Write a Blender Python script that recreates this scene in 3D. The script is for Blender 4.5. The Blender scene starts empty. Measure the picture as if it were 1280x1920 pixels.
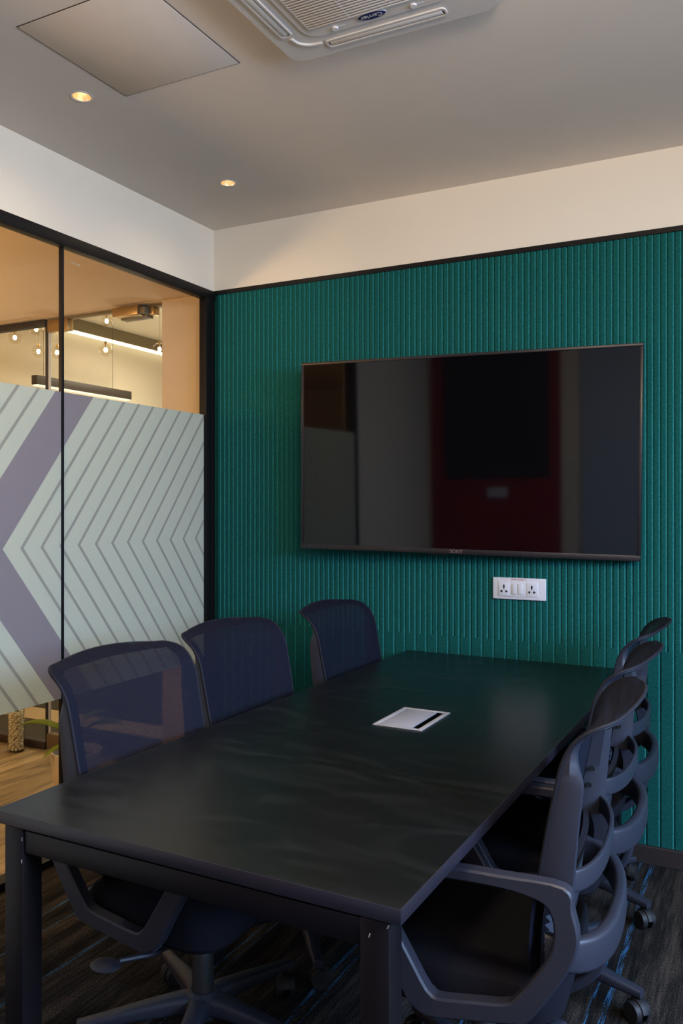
import bpy, bmesh, math, random
from mathutils import Vector, Matrix
random.seed(7)
S = bpy.context.scene
C = S.collection
PI = math.pi
def R(a): return math.radians(a)

# ------------------------------------------------------------------ camera, world, lights, exposure
H = 1.38
cam = bpy.data.cameras.new('camera'); camo = bpy.data.objects.new('camera', cam); C.objects.link(camo)
camo.location = (2.447, -3.4056, H); camo.rotation_euler = (R(90), 0, 0.4713)
cam.sensor_fit = 'VERTICAL'; cam.sensor_height = 36; cam.sensor_width = 24
cam.lens = 1566.2 / 1920 * 36
cam.shift_y = -12.8 / 1920
cam.clip_start = 0.02
S.camera = camo
S.view_settings.view_transform = 'Standard'; S.view_settings.look = 'None'
S.view_settings.gamma = 1; S.view_settings.use_curve_mapping = False
S.view_settings.exposure = 0.15

W = bpy.data.worlds.new('world'); S.world = W; W.use_nodes = True
W.node_tree.nodes['Background'].inputs[0].default_value = (0.50, 0.68, 1.0, 1)
W.node_tree.nodes['Background'].inputs[1].default_value = 1.0

def light(name, typ, loc, energy, col, rot=(0, 0, 0), **kw):
    l = bpy.data.lights.new(name, typ); l.energy = energy; l.color = col
    for k, v in kw.items(): setattr(l, k, v)
    o = bpy.data.objects.new(name, l); C.objects.link(o); o.location = loc; o.rotation_euler = rot
    return o
DAY = (0.40, 0.60, 1.0)
WARM = (1.0, 0.79, 0.57)
# daylight outside the window of the right-hand wall, falling in and down
light('daylight', 'AREA', (4.75, -2.15, 2.35), 500, DAY, (0, R(60), 0), shape='RECTANGLE', size=1.6, size_y=2.6)
# the room's recessed downlights in view, and added bodiless fill points to warm the upper walls
DOWN = [(0.412, -1.318), (0.416, -0.477)]
for x, y in DOWN:
    light('downlight_lamp', 'SPOT', (x, y, 2.70), 4.5, WARM, (0, 0, 0), spot_size=R(172), spot_blend=1.0, shadow_soft_size=0.03)
for x, y, e in ((2.35, -2.5, 46), (3.1, -2.6, 26)):
    light('warm_fill', 'POINT', (x, y, 2.42), e, WARM, shadow_soft_size=0.15)
# corridor lamps
light('corridor_lamp', 'POINT', (-0.95, -2.05, 1.90), 52, (1.0, 0.60, 0.27), shadow_soft_size=0.12)
light('corridor_lamp', 'POINT', (-1.6, -0.9, 1.75), 16, (1.0, 0.66, 0.36), shadow_soft_size=0.12)
# room behind the glass door
light('far_room_lamp', 'AREA', (-1.2, 1.5, 2.6), 26, (1.0, 0.86, 0.68), (0, 0, 0), size=0.9)
light('far_room_lamp', 'POINT', (-1.1, 1.4, 1.7), 22, (1.0, 0.88, 0.74), shadow_soft_size=0.2)

# ------------------------------------------------------------------ materials
def nt(name):
    m = bpy.data.materials.new(name); m.use_nodes = True
    return m, m.node_tree.nodes, m.node_tree.links
def setp(b, col=None, rough=None, metal=None, spec=None):
    if col is not None: b.inputs['Base Color'].default_value = (*col, 1)
    if rough is not None: b.inputs['Roughness'].default_value = rough
    if metal is not None: b.inputs['Metallic'].default_value = metal
    if spec is not None: b.inputs['Specular IOR Level'].default_value = spec
def mat(name, col, rough=0.5, metal=0.0, spec=0.5, var=0.0, scale=40, bump=0.0, bscale=300, stretch=(1, 1, 1)):
    m, n, l = nt(name); b = n['Principled BSDF']; setp(b, col, rough, metal, spec)
    tc = n.new('ShaderNodeTexCoord'); mp = n.new('ShaderNodeMapping'); mp.inputs['Scale'].default_value = stretch
    l.new(tc.outputs['Object'], mp.inputs[0])
    ns = n.new('ShaderNodeTexNoise'); ns.inputs['Scale'].default_value = scale; ns.inputs['Detail'].default_value = 4
    l.new(mp.outputs[0], ns.inputs['Vector'])
    mx = n.new('ShaderNodeMix'); mx.data_type = 'RGBA'
    mx.inputs[6].default_value = (*[c * (1 - var) for c in col], 1); mx.inputs[7].default_value = (*[min(1, c * (1 + var)) for c in col], 1)
    l.new(ns.outputs['Fac'], mx.inputs[0]); l.new(mx.outputs[2], b.inputs['Base Color'])
    if bump:
        n2 = n.new('ShaderNodeTexNoise'); n2.inputs['Scale'].default_value = bscale; l.new(tc.outputs['Object'], n2.inputs['Vector'])
        bp = n.new('ShaderNodeBump'); bp.inputs['Strength'].default_value = bump; bp.inputs['Distance'].default_value = 0.002
        l.new(n2.outputs['Fac'], bp.inputs['Height']); l.new(bp.outputs[0], b.inputs['Normal'])
    return m
def emis(name, col, st):
    m, n, l = nt(name); n.remove(n['Principled BSDF']); e = n.new('ShaderNodeEmission')
    e.inputs[0].default_value = (*col, 1); e.inputs[1].default_value = st
    l.new(e.outputs[0], n['Material Output'].inputs[0]); return m

M = {}
M['paint'] = mat('wall_paint', (0.83, 0.755, 0.61), 0.85, var=0.015, scale=3, spec=0.2)
M['ceilpaint'] = mat('ceiling_paint', (0.74, 0.665, 0.575), 0.9, var=0.03, scale=5, spec=0.15)
M['hatch'] = mat('hatch_paint', (0.74, 0.66, 0.57), 0.9, var=0.04, scale=9, spec=0.15)
M['beige'] = mat('corridor_paint', (0.62, 0.50, 0.36), 0.8, var=0.03, scale=6, spec=0.2)
M['greige'] = mat('far_room_paint', (0.60, 0.53, 0.43), 0.85, var=0.03, scale=6, spec=0.2)
M['corrceil'] = mat('corridor_ceiling_paint', (0.70, 0.545, 0.36), 0.85, var=0.02, scale=3, spec=0.2)
M['black'] = mat('black_frame', (0.006, 0.0055, 0.0055), 0.5, var=0.2, scale=60, spec=0.25)
M['brownblack'] = mat('dark_skirting', (0.030, 0.022, 0.019), 0.5, var=0.25, scale=30)
M['plastic'] = mat('chair_plastic', (0.025, 0.027, 0.040), 0.46, var=0.12, scale=60, bump=0.08, bscale=900)
M['seatfab'] = mat('seat_fabric', (0.007, 0.007, 0.011), 0.95, var=0.3, scale=500, bump=0.3, bscale=1400, spec=0.15)
M['rubber'] = mat('caster_rubber', (0.012, 0.012, 0.013), 0.6, var=0.1)
M['chrome'] = mat('chrome', (0.75, 0.75, 0.76), 0.15, 1.0)
M['alu'] = mat('brushed_metal', (0.50, 0.36, 0.20), 0.35, 1.0, var=0.1, scale=60, stretch=(1, 1, 20))
M['white'] = mat('white_plastic', (0.70, 0.69, 0.70), 0.35, var=0.01)
M['greyplate'] = mat('grey_plate', (0.36, 0.37, 0.42), 0.4, var=0.02)
M['acwhite'] = mat('ac_plastic', (0.60, 0.575, 0.54), 0.5, var=0.02)
M['etch'] = mat('etched_glass', (0.45, 0.38, 0.28), 0.9)
M['chip'] = mat('bare_steel', (0.40, 0.38, 0.38), 0.5)
M['rimwhite'] = mat('matt_white', (0.42, 0.42, 0.45), 0.45)
M['coolgrey'] = mat('cool_grey_paint', (0.42, 0.50, 0.62), 0.8, var=0.03, scale=4, spec=0.2)
M['patch'] = mat('bronze_patch', (0.16, 0.115, 0.075), 0.45, 0.3, var=0.1)
M['dark'] = mat('dark_void', (0.006, 0.006, 0.006), 0.8)
M['gap'] = mat('hatch_gap', (0.05, 0.038, 0.028), 0.9, var=0.5, scale=30)
M['tvframe'] = mat('tv_bezel', (0.016, 0.012, 0.013), 0.35, var=0.1)
M['red'] = mat('red_felt', (0.32, 0.006, 0.016), 0.95, var=0.2, scale=200, spec=0.1)
M['redtext'] = mat('red_print', (0.55, 0.05, 0.05), 0.6)
M['navy'] = mat('navy_badge', (0.010, 0.015, 0.09), 0.4)
M['silvertext'] = mat('silver_print', (0.55, 0.55, 0.56), 0.4)
M['goldtext'] = mat('dull_print', (0.22, 0.15, 0.12), 0.4)
M['leaf'] = mat('leaf', (0.25, 0.34, 0.03), 0.45, var=0.35, scale=25)
M['stem'] = mat('stem', (0.10, 0.17, 0.03), 0.5, var=0.2)
M['pebble'] = mat('pebble', (0.85, 0.80, 0.70), 0.6, var=0.2, scale=60)
M['pot'] = mat('pot_glaze', (0.66, 0.56, 0.42), 0.4, var=0.06, scale=25)
M['soil'] = mat('soil', (0.05, 0.03, 0.018), 0.95, var=0.5, scale=120, bump=0.6, bscale=150)
M['tabletop'] = None
M['bulb'] = emis('bulb_glow', (1.0, 0.66, 0.30), 60)
M['led'] = emis('led_glow', (1.0, 0.86, 0.60), 3.2)
M['led2'] = emis('led_glow_soft', (1.0, 0.82, 0.55), 2.0)
M['lampdisc'] = emis('downlight_glow', (1.0, 0.84, 0.58), 45)
M['reflector'] = mat('downlight_reflector', (0.95, 0.78, 0.58), 0.22, 1.0)
M['olive'] = mat('led_profile', (0.17, 0.14, 0.085), 0.5, var=0.1)
M['darkcarpet'] = mat('far_room_carpet', (0.035, 0.032, 0.022), 0.95, var=0.5, scale=60)
M['lightwood'] = mat('light_wood', (0.45, 0.32, 0.17), 0.5, var=0.2, scale=12, stretch=(1, 8, 1))

# felt
def m_felt(name='green_felt', ca=(0.0032, 0.049, 0.041, 1), cb=(0.010, 0.120, 0.103, 1)):
    m, n, l = nt(name); b = n['Principled BSDF']; setp(b, (0.01, 0.17, 0.13), 0.95, spec=0.12)
    tc = n.new('ShaderNodeTexCoord'); ns = n.new('ShaderNodeTexNoise'); ns.inputs['Scale'].default_value = 130; ns.inputs['Detail'].default_value = 6
    n2 = n.new('ShaderNodeTexNoise'); n2.inputs['Scale'].default_value = 1000; n2.inputs['Detail'].default_value = 2
    l.new(tc.outputs['Object'], ns.inputs['Vector']); l.new(tc.outputs['Object'], n2.inputs['Vector'])
    ad = n.new('ShaderNodeMath'); ad.operation = 'MULTIPLY_ADD'; ad.inputs[1].default_value = 0.6; l.new(n2.outputs['Fac'], ad.inputs[0])
    mu = n.new('ShaderNodeMath'); mu.operation = 'MULTIPLY'; mu.inputs[1].default_value = 0.5; l.new(ns.outputs['Fac'], mu.inputs[0]); l.new(mu.outputs[0], ad.inputs[2])
    cr = n.new('ShaderNodeValToRGB'); e = cr.color_ramp.elements
    e[0].position = 0.41; e[0].color = ca; e[1].position = 0.68; e[1].color = cb
    l.new(ad.outputs[0], cr.inputs[0]); l.new(cr.outputs[0], b.inputs['Base Color'])
    bp = n.new('ShaderNodeBump'); bp.inputs['Strength'].default_value = 0.35; bp.inputs['Distance'].default_value = 0.001
    l.new(n2.outputs['Fac'], bp.inputs['Height']); l.new(bp.outputs[0], b.inputs['Normal'])
    return m
M['felt'] = m_felt()
M['feltcutlit'] = m_felt('green_felt_cut_lit', (0.012, 0.11, 0.10, 1), (0.030, 0.24, 0.225, 1))

# table top: black laminate with dusty wipe marks
def m_table():
    m, n, l = nt('black_laminate'); b = n['Principled BSDF']; setp(b, (0.011, 0.011, 0.012), 0.34)
    tc = n.new('ShaderNodeTexCoord'); mp = n.new('ShaderNodeMapping'); mp.inputs['Rotation'].default_value = (0, 0, 0.6); mp.inputs['Scale'].default_value = (1, 2.6, 1)
    l.new(tc.outputs['Object'], mp.inputs[0])
    n1 = n.new('ShaderNodeTexNoise'); n1.inputs['Scale'].default_value = 2.2; n1.inputs['Detail'].default_value = 8; n1.inputs['Distortion'].default_value = 2.6; l.new(mp.outputs[0], n1.inputs['Vector'])
    n2 = n.new('ShaderNodeTexNoise'); n2.inputs['Scale'].default_value = 1.6; n2.inputs['Detail'].default_value = 3; l.new(tc.outputs['Object'], n2.inputs['Vector'])
    vo = n.new('ShaderNodeTexVoronoi'); vo.inputs['Scale'].default_value = 55; l.new(tc.outputs['Object'], vo.inputs['Vector'])
    sp = n.new('ShaderNodeMath'); sp.operation = 'LESS_THAN'; sp.inputs[1].default_value = 0.035; l.new(vo.outputs['Distance'], sp.inputs[0])
    n3 = n.new('ShaderNodeTexNoise'); n3.inputs['Scale'].default_value = 9; l.new(tc.outputs['Object'], n3.inputs['Vector'])
    g3 = n.new('ShaderNodeMath'); g3.operation = 'GREATER_THAN'; g3.inputs[1].default_value = 0.60; l.new(n3.outputs['Fac'], g3.inputs[0])
    sp2 = n.new('ShaderNodeMath'); sp2.operation = 'MULTIPLY'; l.new(sp.outputs[0], sp2.inputs[0]); l.new(g3.outputs[0], sp2.inputs[1])
    mr = n.new('ShaderNodeMapRange'); mr.inputs[1].default_value = 0.50; mr.inputs[2].default_value = 0.75; l.new(n1.outputs['Fac'], mr.inputs[0])
    mm = n.new('ShaderNodeMath'); mm.operation = 'MULTIPLY'; l.new(mr.outputs[0], mm.inputs[0]); l.new(n2.outputs['Fac'], mm.inputs[1])
    mx = n.new('ShaderNodeMix'); mx.data_type = 'RGBA'; mx.inputs[6].default_value = (0.0045, 0.0050, 0.0052, 1); mx.inputs[7].default_value = (0.026, 0.027, 0.028, 1); l.new(mm.outputs[0], mx.inputs[0])
    m2 = n.new('ShaderNodeMix'); m2.data_type = 'RGBA'; m2.inputs[7].default_value = (0.07, 0.07, 0.075, 1); l.new(sp2.outputs[0], m2.inputs[0]); l.new(mx.outputs[2], m2.inputs[6])
    l.new(m2.outputs[2], b.inputs['Base Color'])
    r = n.new('ShaderNodeMapRange'); r.inputs[3].default_value = 0.25; r.inputs[4].default_value = 0.36; l.new(n1.outputs['Fac'], r.inputs[0]); l.new(r.outputs[0], b.inputs['Roughness'])
    return m
M['tabletop'] = m_table()
M['tablesteel'] = mat('black_steel', (0.0040, 0.0030, 0.0045), 0.45, spec=0.28, var=0.25, scale=25)

# chair mesh: a fine woven net one can partly see through
def m_net(name, col, see):
    m, n, l = nt(name); b = n['Principled BSDF']; setp(b, col, 0.75, spec=0.18)
    tc = n.new('ShaderNodeTexCoord'); wv = n.new('ShaderNodeTexWave'); wv.wave_type = 'BANDS'; wv.bands_direction = 'Z'; wv.inputs['Scale'].default_value = 90
    l.new(tc.outputs['Object'], wv.inputs['Vector'])
    mr = n.new('ShaderNodeMapRange'); mr.inputs[3].default_value = see * 0.5; mr.inputs[4].default_value = see * 1.5; l.new(wv.outputs['Fac'], mr.inputs[0])
    tr = n.new('ShaderNodeBsdfTransparent'); mx = n.new('ShaderNodeMixShader')
    l.new(mr.outputs[0], mx.inputs[0]); l.new(b.outputs[0], mx.inputs[1]); l.new(tr.outputs[0], mx.inputs[2]); l.new(mx.outputs[0], n['Material Output'].inputs[0])
    return m
M['net'] = m_net('chair_net', (0.0075, 0.0085, 0.0185), 0.10)
M['hem'] = mat('net_hem', (0.010, 0.010, 0.016), 0.7, var=0.4, scale=500, spec=0.3)

# glass
def m_glass(name, tint=(0.97, 0.98, 0.97), refl=1.0, ior=1.5):
    m, n, l = nt(name); n.remove(n['Principled BSDF'])
    tr = n.new('ShaderNodeBsdfTransparent'); tr.inputs[0].default_value = (*tint, 1)
    gl = n.new('ShaderNodeBsdfGlossy'); gl.inputs['Roughness'].default_value = 0.0
    lw = n.new('ShaderNodeLayerWeight'); lw.inputs[0].default_value = 0.5      # Schlick, the same from both faces
    pw = n.new('ShaderNodeMath'); pw.operation = 'POWER'; pw.inputs[1].default_value = 5; l.new(lw.outputs['Facing'], pw.inputs[0])
    mu = n.new('ShaderNodeMath'); mu.operation = 'MULTIPLY_ADD'; mu.inputs[1].default_value = 0.9 * refl; mu.inputs[2].default_value = 0.03 * refl; l.new(pw.outputs[0], mu.inputs[0])
    mx = n.new('ShaderNodeMixShader'); l.new(mu.outputs[0], mx.inputs[0]); l.new(tr.outputs[0], mx.inputs[1]); l.new(gl.outputs[0], mx.inputs[2])
    l.new(mx.outputs[0], n['Material Output'].inputs[0]); return m
M['glass'] = m_glass('clear_glass')
M['doorglass'] = m_glass('door_glass', (0.93, 0.94, 0.90))
M['globe'] = m_glass('globe_glass', (0.96, 0.93, 0.88), 0.8)
M['vaseglass'] = m_glass('vase_glass', (0.95, 0.96, 0.94), 1.0)

# printed frosted film: chevrons computed from the wall's own y (along) and z (up)
FZ, TIP0, TIPD, SL = 1.2211, -1.201, 0.0957, 0.757
def m_film():
    m, n, l = nt('frosted_film'); n.remove(n['Principled BSDF'])
    tc = n.new('ShaderNodeTexCoord'); sx = n.new('ShaderNodeSeparateXYZ'); l.new(tc.outputs['Object'], sx.inputs[0])
    def math_(op, a, b=None, c=None):
        q = n.new('ShaderNodeMath'); q.operation = op
        for i, v in enumerate((a, b, c)):
            if v is None: continue
            if hasattr(v, 'is_linked'): l.new(v, q.inputs[i])
            else: q.inputs[i].default_value = v
        return q.outputs[0]
    az = math_('ABSOLUTE', math_('SUBTRACT', sx.outputs['Z'], FZ))
    v = math_('SUBTRACT', sx.outputs['Y'], math_('MULTIPLY', az, SL))
    # thin lines right of the broad band, and again left of it
    t = math_('FRACT', math_('DIVIDE', math_('SUBTRACT', v, TIP0 - 0.002), TIPD))
    thin = math_('LESS_THAN', t, 0.165)
    right = math_('GREATER_THAN', v, TIP0 - 0.02)
    left = math_('LESS_THAN', v, -1.50)
    t2 = math_('FRACT', math_('DIVIDE', math_('SUBTRACT', v, -1.578), 0.0957)); thin2 = math_('LESS_THAN', t2, 0.165)
    lines = math_('MAXIMUM', math_('MULTIPLY', thin, right), math_('MULTIPLY', thin2, left))
    band = math_('MULTIPLY', math_('GREATER_THAN', v, -1.485), math_('LESS_THAN', v, -1.282))
    mx = n.new('ShaderNodeMix'); mx.data_type = 'RGBA'; mx.inputs[6].default_value = (0.67, 0.735, 0.645, 1); mx.inputs[7].default_value = (0.46, 0.48, 0.42, 1); l.new(lines, mx.inputs[0])
    m2 = n.new('ShaderNodeMix'); m2.data_type = 'RGBA'; m2.inputs[7].default_value = (0.40, 0.375, 0.395, 1); l.new(band, m2.inputs[0]); l.new(mx.outputs[2], m2.inputs[6])
    d = n.new('ShaderNodeBsdfDiffuse'); tl = n.new('ShaderNodeBsdfTranslucent'); l.new(m2.outputs[2], d.inputs[0]); l.new(m2.outputs[2], tl.inputs[0])
    mix = n.new('ShaderNodeMixShader'); mix.inputs[0].default_value = 0.45; l.new(d.outputs[0], mix.inputs[1]); l.new(tl.outputs[0], mix.inputs[2])
    l.new(mix.outputs[0], n['Material Output'].inputs[0]); return m
M['film'] = m_film()

# loop-pile carpet: streaks running along y with broken blue threads
def m_carpet():
    m, n, l = nt('striped_carpet'); b = n['Principled BSDF']; setp(b, (0.02, 0.018, 0.015), 0.95, spec=0.1)
    tc = n.new('ShaderNodeTexCoord'); sx = n.new('ShaderNodeSeparateXYZ'); l.new(tc.outputs['Object'], sx.inputs[0])
    def math_(op, a, b_=None, c=None):
        q = n.new('ShaderNodeMath'); q.operation = op
        for i, v in enumerate((a, b_, c)):
            if v is None: continue
            if hasattr(v, 'is_linked'): l.new(v, q.inputs[i])
            else: q.inputs[i].default_value = v
        return q.outputs[0]
    def noise(sc, stretch, detail=3):
        mp = n.new('ShaderNodeMapping'); mp.inputs['Scale'].default_value = stretch; l.new(tc.outputs['Object'], mp.inputs[0])
        q = n.new('ShaderNodeTexNoise'); q.inputs['Scale'].default_value = sc; q.inputs['Detail'].default_value = detail; l.new(mp.outputs[0], q.inputs['Vector']); return q.outputs['Fac']
    broad = noise(20, (1, 0.10, 1), 6)
    wisps = noise(110, (1, 0.07, 1), 4)
    grain = noise(420, (1, 0.45, 1), 2)
    s = math_('ADD', math_('MULTIPLY', broad, 0.6), math_('MULTIPLY', wisps, 0.4))
    cr = n.new('ShaderNodeValToRGB'); e = cr.color_ramp.elements
    e[0].position = 0.40; e[0].color = (0.0075, 0.0070, 0.0072, 1); e[1].position = 0.64; e[1].color = (0.058, 0.047, 0.037, 1)
    k = e.new(0.5); k.color = (0.021, 0.018, 0.0155, 1)
    l.new(s, cr.inputs[0])
    gr = n.new('ShaderNodeMapRange'); gr.inputs[1].default_value = 0.38; gr.inputs[2].default_value = 0.62; gr.inputs[3].default_value = 0.12; gr.inputs[4].default_value = 1.75; l.new(grain, gr.inputs[0])
    mul = n.new('ShaderNodeMix'); mul.data_type = 'RGBA'; mul.blend_type = 'MULTIPLY'; mul.inputs[0].default_value = 1; l.new(cr.outputs[0], mul.inputs[6]); l.new(gr.outputs[0], mul.inputs[7])
    wob = math_('MULTIPLY', math_('SUBTRACT', noise(3, (1, 1, 1), 2), 0.5), 0.02)
    xx = math_('ADD', sx.outputs['X'], wob)
    tot = None
    for x0, hw in ((0.27, .005), (0.355, .003), (0.565, .006), (0.975, .004), (1.005, .003), (1.30, .006), (1.335, .003), (1.72, .005), (2.012, .0035), (2.052, .008), (2.46, .005), (2.78, .007), (2.83, .004), (3.2, .006)):
        q = math_('LESS_THAN', math_('ABSOLUTE', math_('SUBTRACT', xx, x0)), hw)
        tot = q if tot is None else math_('MAXIMUM', tot, q)
    brk = math_('GREATER_THAN', math_('ADD', math_('MULTIPLY', noise(90, (3, 0.12, 1), 2), 0.55), math_('MULTIPLY', grain, 0.45)), 0.515)
    blue = math_('MULTIPLY', tot, brk)
    bl = n.new('ShaderNodeMix'); bl.data_type = 'RGBA'; bl.inputs[7].default_value = (0.040, 0.135, 0.26, 1); l.new(blue, bl.inputs[0]); l.new(mul.outputs[2], bl.inputs[6])
    l.new(bl.outputs[2], b.inputs['Base Color'])
    bp = n.new('ShaderNodeBump'); bp.inputs['Strength'].default_value = 0.7; bp.inputs['Distance'].default_value = 0.003; l.new(grain, bp.inputs['Height']); l.new(bp.outputs[0], b.inputs['Normal'])
    return m
M['carpet'] = m_carpet()

def m_wood():
    m, n, l = nt('plank_floor'); b = n['Principled BSDF']; setp(b, (0.3, 0.2, 0.1), 0.45)
    tc = n.new('ShaderNodeTexCoord'); mp = n.new('ShaderNodeMapping'); mp.inputs['Rotation'].default_value = (0, 0, R(90)); l.new(tc.outputs['Object'], mp.inputs[0])
    br = n.new('ShaderNodeTexBrick'); br.inputs['Scale'].default_value = 1; br.inputs['Brick Width'].default_value = 1.2; br.inputs['Row Height'].default_value = 0.18; br.inputs['Mortar Size'].default_value = 0.0012
    br.inputs['Color1'].default_value = (0.36, 0.275, 0.145, 1); br.inputs['Color2'].default_value = (0.27, 0.20, 0.10, 1); br.inputs['Mortar'].default_value = (0.05, 0.03, 0.015, 1); l.new(mp.outputs[0], br.inputs['Vector'])
    m2 = n.new('ShaderNodeMapping'); m2.inputs['Scale'].default_value = (1, 0.12, 1); l.new(tc.outputs['Object'], m2.inputs[0])
    ns = n.new('ShaderNodeTexNoise'); ns.inputs['Scale'].default_value = 16; ns.inputs['Detail'].default_value = 7; ns.inputs['Distortion'].default_value = 1.2; l.new(m2.outputs[0], ns.inputs['Vector'])
    cr = n.new('ShaderNodeValToRGB'); cr.color_ramp.elements[0].position = 0.32; cr.color_ramp.elements[0].color = (0.38, 0.36, 0.34, 1); cr.color_ramp.elements[1].position = 0.62; cr.color_ramp.elements[1].color = (1.1, 1.1, 1.1, 1); l.new(ns.outputs['Fac'], cr.inputs[0])
    mx = n.new('ShaderNodeMix'); mx.data_type = 'RGBA'; mx.blend_type = 'MULTIPLY'; mx.inputs[0].default_value = 1; l.new(br.outputs['Color'], mx.inputs[6]); l.new(cr.outputs[0], mx.inputs[7]); l.new(mx.outputs[2], b.inputs['Base Color'])
    return m
M['wood'] = m_wood()
def m_screen():
    m, n, l = nt('tv_screen'); b = n['Principled BSDF']; setp(b, (0.0022, 0.0022, 0.0027), 0.10, spec=0.48)
    ns = n.new('ShaderNodeTexNoise'); ns.inputs['Scale'].default_value = 3; mr = n.new('ShaderNodeMapRange'); mr.inputs[3].default_value = 0.035; mr.inputs[4].default_value = 0.06
    l.new(ns.outputs['Fac'], mr.inputs[0]); l.new(mr.outputs[0], b.inputs['Roughness']); return m
M['screen'] = m_screen()

# ------------------------------------------------------------------ mesh helpers
def new(): return bmesh.new()
def obj(name, bm, m, parent=None, smooth=True, loc=(0, 0, 0)):
    bmesh.ops.recalc_face_normals(bm, faces=bm.faces[:])
    me = bpy.data.meshes.new(name); bm.to_mesh(me); bm.free()
    for k in (m if isinstance(m, (list, tuple)) else [m]): me.materials.append(k)
    if smooth:
        for p in me.polygons: p.use_smooth = True
        try: me.set_sharp_from_angle(angle=R(35))
        except Exception: pass
    o = bpy.data.objects.new(name, me); C.objects.link(o); o.location = loc
    if parent: o.parent = parent
    return o
def tag(o, label=None, cat=None, group=None, kind=None):
    if label: o['label'] = label
    if cat: o['category'] = cat
    if group: o['group'] = group
    if kind: o['kind'] = kind
    return o
def thing(name, label, cat, loc=(0, 0, 0), rotz=0, group=None):
    o = bpy.data.objects.new(name, None); C.objects.link(o); o.location = loc; o.rotation_euler = (0, 0, rotz); o.empty_display_size = 0.1
    return tag(o, label, cat, group)
def struct(name, bm, m, parent=None, smooth=False):
    o = obj(name, bm, m, parent, smooth)
    if not parent: o['kind'] = 'structure'
    return o
def box(bm, x0, x1, y0, y1, z0, z1, bev=0.0, seg=2, mi=0, mtx=None):
    r = bmesh.ops.create_cube(bm, size=1); vs = r['verts']
    for v in vs: v.co = Vector(((x0 + x1) / 2 + v.co.x * (x1 - x0), (y0 + y1) / 2 + v.co.y * (y1 - y0), (z0 + z1) / 2 + v.co.z * (z1 - z0)))
    fs = {f for v in vs for f in v.link_faces}
    if bev > 0:
        es = list({e for v in vs for e in v.link_edges})
        q = bmesh.ops.bevel(bm, geom=es, offset=bev, segments=seg, profile=0.5, affect='EDGES')
        fs = set(q['faces']) | {f for f in fs if f.is_valid}
        vs = list({v for f in fs for v in f.verts})
    if mi:
        for f in fs: f.material_index = mi
    if mtx is not None:
        for v in {v for f in fs for v in f.verts}: v.co = mtx @ v.co
    return vs
def cyl(bm, p0, p1, r0, r1=None, seg=24, cap=True, mi=0):
    r1 = r0 if r1 is None else r1
    p0 = Vector(p0); p1 = Vector(p1); d = p1 - p0
    q = d.to_track_quat('Z', 'Y').to_matrix().to_4x4()
    r = bmesh.ops.create_cone(bm, cap_ends=cap, segments=seg, radius1=r0, radius2=r1, depth=d.length, matrix=Matrix.Translation((p0 + p1) / 2) @ q)
    if mi:
        for f in {f for v in r['verts'] for f in v.link_faces}: f.material_index = mi
def sphere(bm, c, r, seg=16, ring=10, sc=(1, 1, 1)):
    bmesh.ops.create_uvsphere(bm, u_segments=seg, v_segments=ring, radius=r, matrix=Matrix.Translation(c) @ Matrix.Diagonal((*sc, 1)))
def lathe(bm, prof, seg=32, c=(0, 0, 0), closed=False):
    rows = []
    for r, z in prof:
        rows.append([bm.verts.new((c[0] + r * math.cos(2 * PI * k / seg), c[1] + r * math.sin(2 * PI * k / seg), c[2] + z)) for k in range(seg)])
    n = len(rows)
    for i in range(n if closed else n - 1):
        a, b = rows[i], rows[(i + 1) % n]
        for k in range(seg): bm.faces.new((a[k], a[(k + 1) % seg], b[(k + 1) % seg], b[k]))
    if not closed:
        for row, rad in ((rows[0], prof[0][0]), (rows[-1], prof[-1][0])):
            if rad > 1e-4:
                try: bm.faces.new(row)
                except Exception: pass
def rrect(w, h, r, n=3):
    """rounded rectangle outline, centred"""
    r = min(r, w / 2 - 1e-5, h / 2 - 1e-5); out = []
    for cx, cy, a0 in ((w / 2 - r, h / 2 - r, 0), (-w / 2 + r, h / 2 - r, 90), (-w / 2 + r, -h / 2 + r, 180), (w / 2 - r, -h / 2 + r, 270)):
        for k in range(n + 1):
            a = R(a0 + 90 * k / n); out.append((cx + r * math.cos(a), cy + r * math.sin(a)))
    return out
def loft(bm, rings, cap=True, closed=False):
    rows = [[bm.verts.new(p) for p in ring] for ring in rings]; m = len(rows[0]); n = len(rows)
    for i in range(n if closed else n - 1):
        a, b = rows[i], rows[(i + 1) % n]
        for k in range(m): bm.faces.new((a[k], a[(k + 1) % m], b[(k + 1) % m], b[k]))
    if cap and not closed: bm.faces.new(rows[0]); bm.faces.new(rows[-1])
def sweep(bm, pts, axA, axB, dims, cap=True, rad=0.3):
    """pts with two axes per point and (w, h, offA, offB) per point"""
    rings = []
    for p, a, b, (w, h, oa, ob) in zip(pts, axA, axB, dims):
        rings.append([p + a * (x + oa) + b * (y + ob) for x, y in rrect(w, h, min(w, h) * rad)])
    loft(bm, rings, cap)
def tube(bm, pts, r, seg=8):
    pts = [Vector(p) for p in pts]; rings = []; up = Vector((0.13, 0.21, 1)).normalized()
    for i, p in enumerate(pts):
        t = (pts[min(i + 1, len(pts) - 1)] - pts[max(i - 1, 0)]).normalized()
        a = t.cross(up).normalized(); b = t.cross(a)
        rr = r[i] if isinstance(r, (list, tuple)) else r
        rings.append([p + (a * math.cos(2 * PI * k / seg) + b * math.sin(2 * PI * k / seg)) * rr for k in range(seg)])
    loft(bm, rings)
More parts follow.
